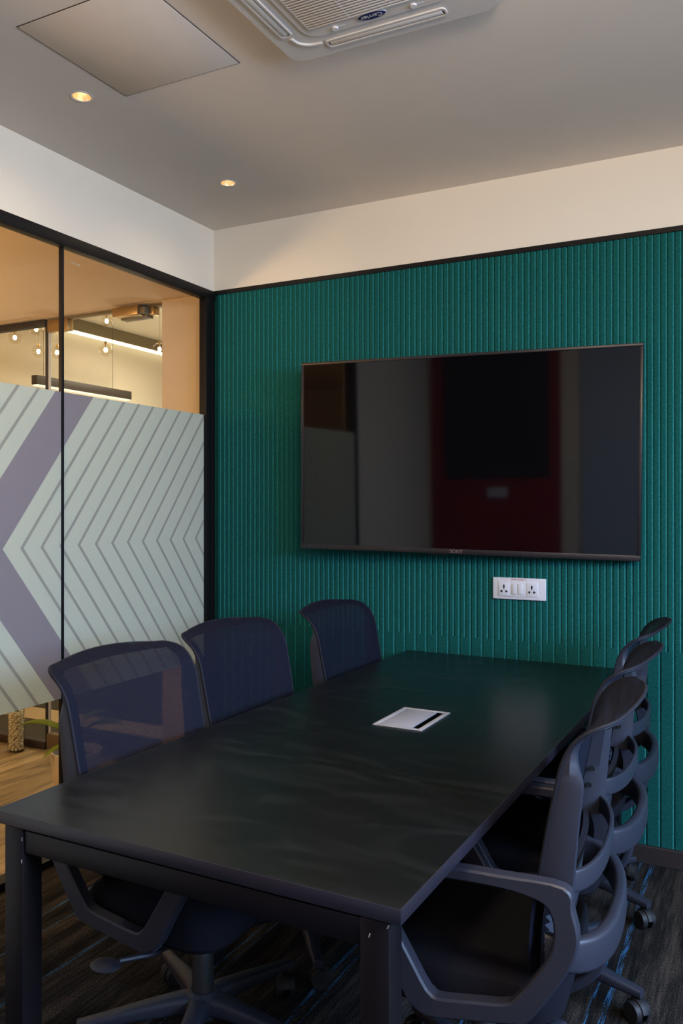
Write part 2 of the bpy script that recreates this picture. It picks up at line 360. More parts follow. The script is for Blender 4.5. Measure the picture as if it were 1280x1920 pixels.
def catmull(P, n, closed=False):
    out = []; m = len(P); P = [Vector(p) for p in P]
    for i in range(m if closed else m - 1):
        p1, p2 = P[i], P[(i + 1) % m]
        p0 = P[i - 1] if (closed or i > 0) else p1 + (p1 - p2)
        p3 = P[(i + 2) % m] if (closed or i + 2 < m) else p2 + (p2 - p1)
        for k in range(n):
            t = k / n
            out.append(0.5 * ((2 * p1) + (p2 - p0) * t + (2 * p0 - 5 * p1 + 4 * p2 - p3) * t * t + (3 * p1 - p0 - 3 * p2 + p3) * t ** 3))
    if not closed: out.append(P[-1])
    return out
def polyprism(bm, pts, f0, f1):
    a = [bm.verts.new(f0(p)) for p in pts]; b = [bm.verts.new(f1(p)) for p in pts]; n = len(pts)
    bm.faces.new(a); bm.faces.new(b[::-1])
    for k in range(n): bm.faces.new((a[k], a[(k + 1) % n], b[(k + 1) % n], b[k]))
def text(name, body, size, m, parent, mtx, depth=0.0004, bold=0.0):
    cu = bpy.data.curves.new(name, 'FONT'); cu.body = body; cu.size = size; cu.align_x = 'CENTER'; cu.align_y = 'CENTER'; cu.extrude = depth; cu.offset = bold
    t = bpy.data.objects.new(name, cu); C.objects.link(t)
    dg = bpy.context.evaluated_depsgraph_get(); dg.update()
    me = bpy.data.meshes.new_from_object(t.evaluated_get(dg)); bpy.data.objects.remove(t)
    me.materials.clear(); me.materials.append(m); me.name = name
    o = bpy.data.objects.new(name, me); C.objects.link(o); o.parent = parent; o.matrix_local = mtx
    return o
def dup(root, loc, rotz, label, group=None):
    r = root.copy(); C.objects.link(r); r.location = loc; r.rotation_euler = (0, 0, rotz); r['label'] = label
    if group: r['group'] = group
    def rec(src, dst):
        for ch in list(src.children):
            c = ch.copy(); C.objects.link(c); c.parent = dst; c.matrix_parent_inverse = ch.matrix_parent_inverse.copy(); rec(ch, c)
    rec(root, r)
    return r

# ------------------------------------------------------------------ the room
ZC, ZT, RX, RY = 2.742, 2.44, 4.20, -4.60
bm = new(); box(bm, -0.06, RX, RY, 0.03, -0.08, 0); struct('floor', bm, M['carpet'])
# ceiling with two round holes for the lamps
bm = new(); es = []
outer = [bm.verts.new((x, y, ZC)) for x, y in ((0, RY), (RX, RY), (RX, 0), (0, 0))]
es += [bm.edges.new((outer[i], outer[(i + 1) % 4])) for i in range(4)]
for x, y in DOWN[:2]:
    ring = [bm.verts.new((x + 0.033 * math.cos(2 * PI * k / 24), y + 0.033 * math.sin(2 * PI * k / 24), ZC)) for k in range(24)]
    es += [bm.edges.new((ring[i], ring[(i + 1) % 24])) for i in range(24)]
bmesh.ops.triangle_fill(bm, use_beauty=True, use_dissolve=False, edges=es)
hole = [f for f in bm.faces if any((f.calc_center_median().xy - Vector(q)).length < 0.031 for q in DOWN[:2])]
if hole: bmesh.ops.delete(bm, geom=hole, context='FACES_ONLY')
box(bm, -0.1, RX + 0.1, RY - 0.1, 0.12, ZC + 0.12, ZC + 0.2)
struct('ceiling', bm, M['ceilpaint'])
# back wall: painted band over felt cladding
bm = new(); box(bm, -0.04, RX, 0.03, 0.12, 0, ZC + 0.12); box(bm, 0, RX, 0.0, 0.031, ZT, ZC + 0.12)
wb = struct('wall_back', bm, M['paint'])
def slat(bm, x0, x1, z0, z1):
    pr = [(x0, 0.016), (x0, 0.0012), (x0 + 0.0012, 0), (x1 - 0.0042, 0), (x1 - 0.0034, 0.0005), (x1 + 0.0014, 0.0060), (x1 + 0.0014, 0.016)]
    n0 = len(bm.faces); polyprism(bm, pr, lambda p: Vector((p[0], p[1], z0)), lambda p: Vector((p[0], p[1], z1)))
    bm.faces.ensure_lookup_table(); bm.faces[n0 + 2 + 4].material_index = 1      # window light on the slanted cut put into the colour, with paler cut fibre
bm = new(); g, pitch, x = 0.0052, 0.02515, 0.003
box(bm, 0.0, RX, 0.0068, 0.03, 0.0, ZT - 0.002)
i = 0; off = 1.3525 - 0.02515 * 53
ZG = 0.818
k = 0
while True:
    xa = off + k * pitch
    if xa > RX - 0.03: break
    a = max(0.0, xa + g / 2); b = xa + pitch - g / 2
    if b > 0.004: slat(bm, a, b, ZG, ZT - 0.018)
    if k % 2 == 0:
        b2 = xa + 2 * pitch - g / 2
        if b2 > 0.004: slat(bm, a, b2, 0.0, ZG)
    k += 1
struct('felt_cladding', bm, [M['felt'], M['feltcutlit']], wb)
bm = new(); box(bm, 0, RX, -0.006, 0.012, ZT - 0.02, ZT, 0.001); struct('trim_1', bm, M['black'])
bm = new(); box(bm, 0, RX, -0.014, 0.004, 0, 0.07, 0.003); struct('baseboard_back', bm, M['brownblack'])
# left wall: band over the glass, solid part towards the rear
bm = new(); box(bm, -0.10, 0, RY, 0.0, ZT, ZC + 0.12); box(bm, -0.10, 0, RY, -2.54, 0, ZT)
struct('wall_left', bm, M['paint'])
# rear wall with red felt and a dark board (seen mirrored in the screen)
bm = new(); box(bm, -0.1, RX + 0.1, RY - 0.1, RY, 0, ZC + 0.12); wr = struct('wall_rear', bm, M['paint'])
bm = new(); box(bm, 0.05, 1.27, RY, RY + 0.02, 0, ZC); struct('red_cladding', bm, M['red'], wr)
bm = new(); box(bm, 1.45, 2.75, RY, RY + 0.015, 0, ZC); struct('grey_cladding', bm, M['coolgrey'], wr)
bm = new(); box(bm, 0.19, 1.17, RY + 0.02, RY + 0.05, 1.46, ZC - 0.01, 0.004); struct('dark_board', bm, M['dark'], wr)
bm = new(); box(bm, 0.59, 0.78, RY + 0.02, RY + 0.03, 1.28, 1.37, 0.003); struct('switch_plate', bm, M['white'], wr)
# right wall with the window the daylight comes through
WY0, WY1, WZ0, WZ1 = -3.5, -0.95, 0.70, 2.25
bm = new()
box(bm, RX, RX + 0.12, RY, WY0, 0, ZC + 0.12); box(bm, RX, RX + 0.12, WY1, 0.12, 0, ZC + 0.12)
box(bm, RX, RX + 0.12, WY0, WY1, 0, WZ0); box(bm, RX, RX + 0.12, WY0, WY1, WZ1, ZC + 0.12)
struct('wall_right', bm, M['paint'])
w2 = bpy.data.objects.new('window_2', None); C.objects.link(w2); w2['kind'] = 'structure'; w2.location = (RX + 0.06, WY0, WZ0)
bm = new(); L = WY1 - WY0; Hh = WZ1 - WZ0
for a in ((0, .05, 0, Hh), (L - .05, L, 0, Hh), (L / 2 - .03, L / 2 + .03, 0, Hh), (0, L, 0, .05), (0, L, Hh - .05, Hh)): box(bm, -.03, .03, *a, 0.003)
obj('window_frame', bm, M['black'], w2)
bm = new(); box(bm, -.004, .004, .05, L - .05, .05, Hh - .05); obj('pane', bm, M['glass'], w2)

# ------------------------------------------------------------------ glass partition
w1 = bpy.data.objects.new('window_1', None); C.objects.link(w1); w1['kind'] = 'structure'; w1.location = (0, 0, 0)
bm = new()
box(bm, -0.03, 0.012, -2.54, -0.0, 2.390, 2.436, 0.002)
box(bm, -0.03, 0.012, -0.078, -0.034, 0.0, 2.392, 0.002)
box(bm, -0.044, 0.010, -0.034, -0.002, 0.0, 2.425, 0.002)
box(bm, -0.05, 0.012, -2.54, -2.50, 0.0, 2.392, 0.002)
box(bm, -0.05, 0.012, -2.54, -0.078, 0.0, 0.028, 0.002)
obj('frame', bm, M['black'], w1)
for y0, y1 in ((-2.50, -1.002), (-0.992, -0.078)):
    bm = new(); box(bm, -0.014, -0.004, y0, y1, 0.028, 2.392); obj('pane', bm, M['glass'], w1)
    bm = new(); box(bm, -0.0035, -0.0025, y0 + 0.001, y1 - 0.001, 0.627, 1.8215); obj('frosted_film', bm, M['film'], w1)
bm = new(); box(bm, -0.016, 0.002, -1.003, -0.991, 0.028, 2.392, 0.001); obj('joint', bm, M['black'], w1)
bm = new(); box(bm, -0.0035, -0.003, -0.955, -0.915, 2.338, 2.341); box(bm, -0.0035, -0.003, -0.912, -0.905, 2.335, 2.342); obj('etched_mark', bm, M['etch'], w1)
# etched maker's mark near the top of the pane reads as a few pale flecks

# ------------------------------------------------------------------ corridor beyond the glass
bm = new(); box(bm, -3.6, -0.06, -5.0, 0.06, -0.08, 0); struct('floor_corridor', bm, M['wood'])
bm = new(); box(bm, -3.6, -0.05, -5.0, 0.0, 2.432, 2.50); struct('ceiling_corridor', bm, M['corrceil'])
bm = new(); box(bm, -0.322, -0.04, 0.0, 0.12, 0, 2.60); box(bm, -3.6, -0.322, 0.0, 0.12, 2.43, 2.60); box(bm, -3.6, -2.12, 0.0, 0.12, 0, 2.43); struct('wall_corridor_end', bm, M['beige'])
bm = new(); box(bm, -3.7, -3.6, -5.0, 0.1, 0, 2.6); struct('wall_corridor_side', bm, M['beige'])
bm = new(); box(bm, -3.7, 0.0, -5.1, -5.0, 0, 2.6); struct('wall_corridor_near', bm, M['beige'])
bm = new(); box(bm, -0.09, -0.052, RY - 0.4, -2.54, 0, 2.6); struct('wall_corridor_inner', bm, M['beige'])
# fixed glass beside the door
w3 = bpy.data.objects.new('window_3', None); C.objects.link(w3); w3['kind'] = 'structure'; w3.location = (-1.18, 0.05, 0)
bm = new(); box(bm, -0.94, 0.0, -0.02, 0.02, 2.392, 2.428, 0.001); box(bm, -0.94, 0, -0.02, 0.02, 0, 0.045, 0.001); box(bm, -0.008, 0.0, -0.008, 0.008, 0.045, 2.392); obj('frame', bm, M['brownblack'], w3)
bm = new(); box(bm, -0.94, -0.008, -0.005, 0.005, 0.045, 2.392); obj('pane', bm, M['doorglass'], w3)
d1 = bpy.data.objects.new('door_1', None); C.objects.link(d1); d1['kind'] = 'structure'; d1.location = (-1.165, 0.05, 0)
bm = new(); box(bm, 0.0, 0.835, -0.006, 0.006, 0.012, 2.418); obj('pane', bm, M['doorglass'], d1)
bm = new(); box(bm, 0.829, 0.836, -0.007, 0.007, 0.012, 2.418, 0.001); box(bm, 0.0, 0.006, -0.007, 0.007, 0.012, 2.418, 0.001); obj('polished_edge', bm, M['white'], d1)
bm = new(); box(bm, 0.0, 0.835, -0.012, 0.012, 2.416, 2.430, 0.001); obj('head_trim', bm, M['olive'], d1)
bm = new(); box(bm, 0.005, 0.16, -0.022, 0.022, 2.352, 2.418, 0.003); obj('top_patch', bm, M['alu'], d1)
bm = new(); box(bm, 0.0, 0.16, -0.022, 0.022, 0.010, 0.095, 0.003); obj('bottom_patch', bm, M['patch'], d1)
bm = new(); box(bm, 0.53, 0.70, -0.075, -0.02, 2.372, 2.420, 0.003); cl = obj('closer', bm, M['alu'], d1)
bm = new(); box(bm, 0.54, 0.72, -0.02, 0.03, 2.365, 2.416, 0.003); box(bm, 0.70, 0.735, -0.06, -0.02, 2.378, 2.412, 0.002); obj('closer_bracket', bm, M['olive'], d1)
bm = new(); box(bm, 0.735, 0.765, -0.024, 0.024, 2.375, 2.418, 0.003); obj('patch_hinge', bm, M['alu'], d1)
# room behind the glass door
bm = new(); box(bm, -2.2, -0.1, 0.06, 3.6, -0.08, 0); struct('floor_far_room', bm, M['darkcarpet'])
bm = new(); box(bm, -2.2, -0.1, 0.49, 0.72, 0.0, 0.004); struct('trim_2', bm, M['lightwood'])
bm = new(); box(bm, -2.2, -2.1, 0.10, 3.6, 0, 2.9); struct('wall_far_room_side', bm, M['greige'])
bm = new(); box(bm, -2.2, 0.0, 3.6, 3.7, 0, 2.9); struct('wall_far_room_end', bm, M['greige'])
bm = new(); box(bm, -0.12, -0.04, 0.12, 3.6, 0, 2.9); struct('wall_far_room_inner', bm, M['greige'])
bm = new(); box(bm, -2.2, -0.04, 0.12, 3.6, 2.74, 2.85); struct('ceiling_far_room', bm, M['paint'])

# ------------------------------------------------------------------ conference table
TX, TY, TW, TL, TZ = 1.022, -2.190, 0.916, 2.150, 0.750
t = thing('conference_table', 'long black laminate conference table on square steel legs in the middle of the room', 'table', (TX, TY, 0), -0.0158)
HX0, HX1, HY0, HY1 = 0.405, 0.548, 0.970, 1.190      # cut-out for the cable box
bm = new(); r = 0.0015
box(bm, 0, TW, 0, HY0, TZ - 0.026, TZ, 0); box(bm, 0, TW, HY1, TL, TZ - 0.026, TZ, 0)
box(bm, 0, HX0, HY0, HY1, TZ - 0.026, TZ, 0); box(bm, HX1, TW, HY0, HY1, TZ - 0.026, TZ, 0)
bmesh.ops.remove_doubles(bm, verts=bm.verts[:], dist=1e-5)
inner = [f for f in bm.faces if abs(f.normal.z) < 0.5 and all(len(e.link_faces) > 2 for e in f.edges if abs(e.verts[0].co.z - e.verts[1].co.z) < 1e-6)]
bmesh.ops.delete(bm, geom=inner, context='FACES_ONLY')
obj('tabletop', bm, M['tabletop'], t, smooth=False)
# pale worn arris along the top edge
bm = new()
for a in ((0, TW, -0.0012, 0.0006), (0, TW, TL - 0.0006, TL + 0.0012)): box(bm, a[0], a[1], a[2], a[3], TZ - 0.0255, TZ + 0.0002, 0.0005)
for a in ((-0.0012, 0.0006, 0, TL), (TW - 0.0006, TW + 0.0012, 0, TL)): box(bm, *a, TZ - 0.0255, TZ + 0.0002, 0.0005)
M['edgeband'] = mat('edge_band', (0.017, 0.016, 0.024), 0.36, spec=0.45, var=0.15, scale=30)
obj('edge_band', bm, M['edgeband'], t)
LW = 0.052
for ix in (0.022, TW - 0.022 - LW):
    for iy in (0.006, TL - 0.012 - LW):
        bm = new(); box(bm, ix, ix + LW, iy, iy + LW, 0.0, TZ - 0.030, 0.003); obj('leg', bm, M['tablesteel'], t)
for iy in (0.010, TL - 0.06):
    bm = new(); box(bm, 0.022 + LW, TW - 0.022 - LW, iy, iy + 0.045, TZ - 0.080, TZ - 0.034, 0.003); obj('apron', bm, M['tablesteel'], t)
bm = new(); box(bm, TW / 2 - 0.025, TW / 2 + 0.025, 0.055, TL - 0.06, TZ - 0.078, TZ - 0.036, 0.003); obj('rail', bm, M['tablesteel'], t)
for sx in (0.033, TW - 0.063):
    for sy in (0.017, TL - 0.055):
        bm = new(); box(bm, sx, sx + 0.03, sy, sy + 0.03, TZ - 0.031, TZ - 0.025); obj('spacer', bm, M['tablesteel'], t)
# chips in the paint of the near legs
for x, z, rz_ in ((TW - 0.022 - LW * 0.66, 0.694, 0.35), (0.022 + LW * 0.98, 0.70, 0.0), (TW - 0.0235, 0.715, 0.5), (0.022 + LW - 0.002, 0.655, 0.0)):
    bm = new(); box(bm, -0.0009, 0.0009, 0.0052, 0.0064, -0.004, 0.003, mtx=Matrix.Translation((x, 0, z)) @ Matrix.Rotation(rz_, 4, 'Y')); tag(obj('paint_chip', bm, M['chip'], t), 'pale chip in the black paint')
# cable box set in the table top
cb = thing('cable_box', 'white square flip-lid cable box set into the black table top', 'cable box', (TX, TY, TZ), -0.0158)
bm = new(); e = 0.008
fx0, fx1, fy0, fy1 = HX0 - 0.004, HX1 + 0.004, HY0 - 0.004, HY1 + 0.004
box(bm, fx0, fx0 + 0.013, fy0, fy1, 0.0003, 0.0028, 0.0006); box(bm, fx1 - 0.014, fx1, fy0, fy1, 0.0003, 0.0028, 0.0006)
box(bm, fx0 + 0.012, fx1 - 0.013, fy0, fy0 + 0.013, 0.0003, 0.0028, 0.0006); box(bm, fx0 + 0.012, fx1 - 0.013, fy1 - 0.013, fy1, 0.0003, 0.0028, 0.0006)
obj('rim', bm, M['rimwhite'], cb)
bm = new(); box(bm, fx0 + 0.0135, fx1 - 0.038, fy0 + 0.0135, fy1 - 0.0135, -0.002, 0.0018, 0.0008); obj('lid', bm, M['greyplate'], cb)
bm = new()
box(bm, HX0 + 0.001, HX1 - 0.001, HY0 + 0.001, HY1 - 0.001, -0.0255, -0.022); obj('well', bm, M['dark'], cb)

# ------------------------------------------------------------------ television
tv = thing('television', 'large black flat screen television hung on the green felt wall', 'television', (1.299, -0.070, 1.592)); tv.rotation_mode = 'XYZ'
tv.rotation_euler = (0.02, 0.0147, 0.0577)
w, h = 1.446, 0.832
bm = new(); fw, fb = 0.012, 0.022
box(bm, -w / 2, w / 2, -0.03, 0.002, h / 2 - fw, h / 2, 0.002); box(bm, -w / 2, w / 2, -0.03, 0.002, -h / 2, -h / 2 + fb, 0.002)
box(bm, -w / 2, -w / 2 + fw, -0.03, 0.002, -h / 2 + fb, h / 2 - fw, 0.002); box(bm, w / 2 - fw, w / 2, -0.03, 0.002, -h / 2 + fb, h / 2 - fw, 0.002)
obj('bezel', bm, M['tvframe'], tv)
bm = new(); box(bm, -w / 2 + 0.006, w / 2 - 0.006, -0.026, -0.010, -h / 2 + 0.010, h / 2 - 0.006); obj('screen', bm, M['screen'], tv)
bm = new(); box(bm, -w / 2 + 0.01, w / 2 - 0.01, -0.012, 0.008, -h / 2 + 0.01, h / 2 - 0.01, 0.004); box(bm, -0.5, 0.45, 0.005, 0.022, -h / 2 + 0.03, 0.10, 0.01); obj('back_cover', bm, M['tvframe'], tv)
bm = new(); box(bm, -0.2, 0.2, 0.018, 0.052, -0.12, 0.1, 0.004); obj('wall_bracket', bm, M['black'], tv)
text('logo', 'SONY', 0.021, M['goldtext'], tv, Matrix.Translation((0.0, -0.0304, -h / 2 + 0.011)) @ Matrix.Rotation(R(90), 4, 'X'))
# the lugs under the lower edge
for lx in (-0.13, 0.27):
    bm = new(); box(bm, lx, lx + 0.08, -0.018, 0.002, -h / 2 - 0.006, -h / 2 + 0.002, 0.003); obj('receiver_lug', bm, M['tvframe'], tv)

# ------------------------------------------------------------------ wall socket plate
so = thing('power_socket', 'white plate with two sockets and two switches on the felt wall below the television', 'socket', (1.536, 0.0, 1.035))
bm = new(); box(bm, -0.111, 0.111, -0.010, 0.001, -0.045, 0.045, 0.004, 3); obj('plate', bm, M['white'], so)
bm = new(); box(bm, -0.087, 0.080, -0.0125, -0.008, -0.033, 0.030, 0.002); obj('module_frame', bm, M['white'], so)
for sx in (-0.062, 0.054):
    bm = new(); box(bm, sx - 0.023, sx + 0.023, -0.0140, -0.010, -0.029, 0.026, 0.0012); ou = obj('outlet', bm, M['white'], so)
    bm = new(); box(bm, sx - 0.002, sx + 0.002, -0.0143, -0.0135, -0.002, 0.017); box(bm, sx - 0.0035, sx + 0.0035, -0.0143, -0.0135, 0.005, 0.012)
    for q in (-1, 1):
        box(bm, sx + q * 0.011 - 0.005, sx + q * 0.011 + 0.005, -0.0143, -0.0135, -0.0135, -0.0095); box(bm, sx + q * 0.009 - 0.0022, sx + q * 0.009 + 0.0022, -0.0143, -0.0135, -0.0165, -0.0065)
    obj('pin_hole', bm, M['dark'], ou)
for sx in (-0.0165, 0.0075):
    bm = new(); box(bm, sx - 0.0095, sx + 0.0095, -0.0175, -0.010, -0.022, 0.021, 0.002); obj('switch', bm, M['white'], so)
text('printed_note', 'RAW POWER Y1', 0.0085, M['redtext'], so, Matrix.Translation((0.0, -0.0103, 0.0378)) @ Matrix.Rotation(R(90), 4, 'X'), 0.0002)

# ------------------------------------------------------------------ ceiling fittings
ah = thing('access_panel', 'square painted access hatch with a dark gap around it in the ceiling', 'ceiling hatch', (0.7725, -1.482, ZC), R(-0.4))
bm = new(); q = 0.2275
box(bm, -q, q, -q, q, -0.0012, 0.0)
obj('gap', bm, M['gap'], ah)
bm = new(); q2 = q - 0.0028; box(bm, -q2, q2, -q2, q2, -0.0022, -0.0002, 0.0006); obj('panel', bm, M['hatch'], ah)

def make_down(loc, label):
    t = thing('downlight', label, 'ceiling light', (loc[0], loc[1], ZC), 0, 'lit round downlights in the ceiling')
    bm = new(); lathe(bm, [(0.030, 0.0), (0.0345, -0.0025), (0.038, -0.0015), (0.038, 0.001), (0.0315, 0.001)], 32, closed=True); obj('trim_ring', bm, M['acwhite'], t)
    bm = new(); lathe(bm, [(0.0305, -0.001), (0.0285, 0.012), (0.024, 0.03), (0.020, 0.048), (0.021, 0.049), (0.0322, 0.0)], 32, closed=True); obj('reflector', bm, M['reflector'], t)
    bm = new(); cyl(bm, (0, 0, 0.036), (0, 0, 0.05), 0.0205, seg=24); obj('lamp', bm, M['lampdisc'], t)
    return t
make_down(DOWN[0], 'glowing round downlight beside the corner of the ceiling hatch')
make_down(DOWN[1], 'glowing round downlight near the ceiling corner over the green wall')

# cassette air conditioner
ac = thing('air_conditioner', 'square white cassette air conditioner with slatted grille set in the ceiling', 'air conditioner', (1.170, -1.212, ZC))
AS, AD = 0.655, 0.030     # size, drop ; local x to the right, y = 0 .. -AS
def acr(x0, y0, x1, y1, r, n=5): # rounded rect outline in local coords
    cx, cy = (x0 + x1) / 2, (y0 + y1) / 2
    return [(cx + px, cy + py) for px, py in rrect(x1 - x0, y1 - y0, r, n)]
VS0, VS1 = 0.043, 0.082   # vent slot inset range
bm = new()
o1 = acr(0, -AS, AS, 0, 0.05); o2 = acr(0.010, -AS + 0.010, AS - 0.010, -0.010, 0.045)
loft(bm, [[Vector((x, y, 0.0)) for x, y in o1], [Vector((x, y, -0.008)) for x, y in o1], [Vector((x, y, -AD)) for x, y in o2]])
panel_bm = bm
# cut the four slots by building the face from strips instead: slots are recessed boxes set just proud as dark wells
obj('fascia', panel_bm, M['acwhite'], ac)
vents = [(0.146, -VS1, AS - 0.146, -VS0, 'x'), (0.146, -AS + VS0, AS - 0.146, -AS + VS1, 'x'), (VS0, -AS + 0.146, VS1, -0.146, 'y'), (AS - VS1, -AS + 0.146, AS - VS0, -0.146, 'y')]
for x0, y0, x1, y1, ax in vents:
    bm = new(); pts = acr(x0, y0, x1, y1, 0.012, 3)
    pin = acr(x0 + 0.006, y0 + 0.006, x1 - 0.006, y1 - 0.006, 0.008, 3)
    loft(bm, [[Vector((x, y, -AD + 0.001)) for x, y in pts], [Vector((x, y, -AD - 0.004)) for x, y in pts], [Vector((x, y, -AD - 0.004)) for x, y in pin], [Vector((x, y, -AD - 0.0005)) for x, y in pin]], cap=False)
    v = obj('vent_frame', bm, M['acwhite'], ac)
    bm = new(); box(bm, x0 + 0.005, x1 - 0.005, y0 + 0.005, y1 - 0.005, -AD - 0.0006, -AD + 0.001); obj('vent_well', bm, M['dark'], v)
    bm = new()   # ribbed louver blade
    n = 7
    for k in range(n):
        f0 = 0.10 + 0.70 * k / n; f1 = f0 + 0.7 / n * 0.80; dz = -0.0012 - 0.0035 * math.sin(PI * (k + .5) / n)
        if ax == 'x': box(bm, x0 + 0.012, x1 - 0.012, y0 + (y1 - y0) * f0, y0 + (y1 - y0) * f1, -AD + dz, -AD - 0.0004, 0.0006)
        else: box(bm, x0 + (x1 - x0) * f0, x0 + (x1 - x0) * f1, y0 + 0.012, y1 - 0.012, -AD + dz, -AD - 0.0004, 0.0006)
    obj('louver', bm, M['acwhite'], v)
# middle grille panel
g0 = 0.108
bm = new(); pts = acr(g0, -AS + g0, AS - g0, -g0, 0.05); pin = acr(g0 + 0.003, -AS + g0 + 0.003, AS - g0 - 0.003, -g0 - 0.003, 0.047)
loft(bm, [[Vector((x, y, -AD + 0.001)) for x, y in pts], [Vector((x, y, -AD - 0.0004)) for x, y in pts]]); obj('grille_gap', bm, M['gap'], ac)
bm = new(); loft(bm, [[Vector((x, y, -AD + 0.001)) for x, y in pin], [Vector((x, y, -AD - 0.003)) for x, y in pin]]); gp = obj('grille_panel', bm, M['acwhite'], ac)
bm = new(); gx0, gy0, gx1, gy1 = 0.137, -AS + 0.137, AS - 0.137, -0.156
box(bm, gx0, gx1, gy0, gy1, -AD - 0.0034, -AD - 0.002); obj('grille_well', bm, M['gap'], gp)
bm = new(); y = gy1
while y > gy0:
    box(bm, gx0, gx1, y - 0.0062, y, -AD - 0.007, -AD - 0.003, 0.001); y -= 0.0113
for k in range(0, 4): box(bm, gx0 + (gx1 - gx0) * k / 3 - 0.002, gx0 + (gx1 - gx0) * k / 3 + 0.002, gy0, gy1, -AD - 0.0062, -AD - 0.003)
sl = obj('slats', bm, M['acwhite'], gp)
for k, cx in enumerate((0.206, 0.440)):
    bm = new(); cyl(bm, (cx, -g0 - 0.022, -AD - 0.001), (cx, -g0 - 0.022, -AD - 0.008), 0.0085, seg=20); box(bm, cx + 0.004, cx + 0.030, -g0 - 0.024, -g0 - 0.020, -AD - 0.0036, -AD - 0.002); obj('latch', bm, M['white'], gp)
for cx, cy, sg in ((0.0, 0.0, 1),):
    bm = new()  # curved moulding at the corner
    P = [Vector((0.066, -0.135, 0)), Vector((0.074, -0.104, 0)), Vector((0.100, -0.083, 0)), Vector((0.136, -0.077, 0))]
    pts = catmull([(p.x, p.y, -AD) for p in P], 6); tube(bm, pts, 0.0055, 6); obj('corner_moulding', bm, M['acwhite'], ac)
# oval badge with the maker's name, read from the other side of the room
bm = new(); bx, by = AS / 2 - 0.006, -g0 - 0.032
lathe(bm, [(0.0, -0.0062), (0.029, -0.0062), (0.031, -0.005), (0.031, -0.002), (0.0, -0.002)], 40)
for v in bm.verts: v.co.x *= 1.34; v.co.y *= 0.50
for v in bm.verts: v.co += Vector((bx, by, -AD))
bd = obj('badge', bm, M['navy'], ac)
bm = new()
lathe(bm, [(0.0312, -0.0058), (0.0325, -0.0058), (0.0325, -0.0025), (0.0312, -0.0025)], 40, closed=True)
for v in bm.verts: v.co.x *= 1.34; v.co.y *= 0.50
for v in bm.verts: v.co += Vector((bx, by, -AD))
obj('badge_ring', bm, M['silvertext'], bd)
text('badge_lettering', 'Carrier', 0.021, M['silvertext'], bd, Matrix.Translation((bx, by, -AD - 0.0064)) @ Matrix.Rotation(R(180), 4, 'Y') @ Matrix.Rotation(R(180), 4, 'Z') @ Matrix.Rotation(R(180), 4, 'Z'), 0.0003)

# ------------------------------------------------------------------ office chair
PROF = [(-.145, .455), (-.150, .52), (-.158, .60), (-.172, .675), (-.188, .765), (-.203, .840), (-.212, .882), (-.224, .913), (-.244, .941), (-.273, .961), (-.303, .972), (-.320, .976)]
HWP = [.205, .222, .236, .244, .249, .251, .252, .252, .252, .251, .250, .248]
prof3 = catmull([(x, z, w_) for (x, z), w_ in zip(PROF, HWP)], 5)
ln = [0]
for a, b in zip(prof3, prof3[1:]): ln.append(ln[-1] + (Vector((a.x, a.y)) - Vector((b.x, b.y))).length)
CURV = 0.024
def sheet(u, t):
    """point on the back sheet; u in -1..1 across, t in 0..1 up"""
    s = t * ln[-1]
    i = 0
    while i < len(ln) - 2 and ln[i + 1] < s: i += 1
    f = (s - ln[i]) / (ln[i + 1] - ln[i]); p = prof3[i].lerp(prof3[i + 1], f)
    hw = p.z; d = ln[-1] - s; rc = 0.070
    if d < rc: hw = hw - rc + math.sqrt(max(0, rc * rc - (rc - d) ** 2))
    arch = 0.012 * (1 - u * u) * t ** 6
    return Vector((p.x - CURV * (1 - u * u), u * hw, p.y + arch))
def snorm(u, t):
    e = 0.004
    a = sheet(min(1, u + e), t) - sheet(max(-1, u - e), t); b = sheet(u, min(1, t + e)) - sheet(u, max(0, t - e))
    n_ = a.cross(b).normalized()
    return n_ if n_.x > 0 else -n_    # towards the sitter
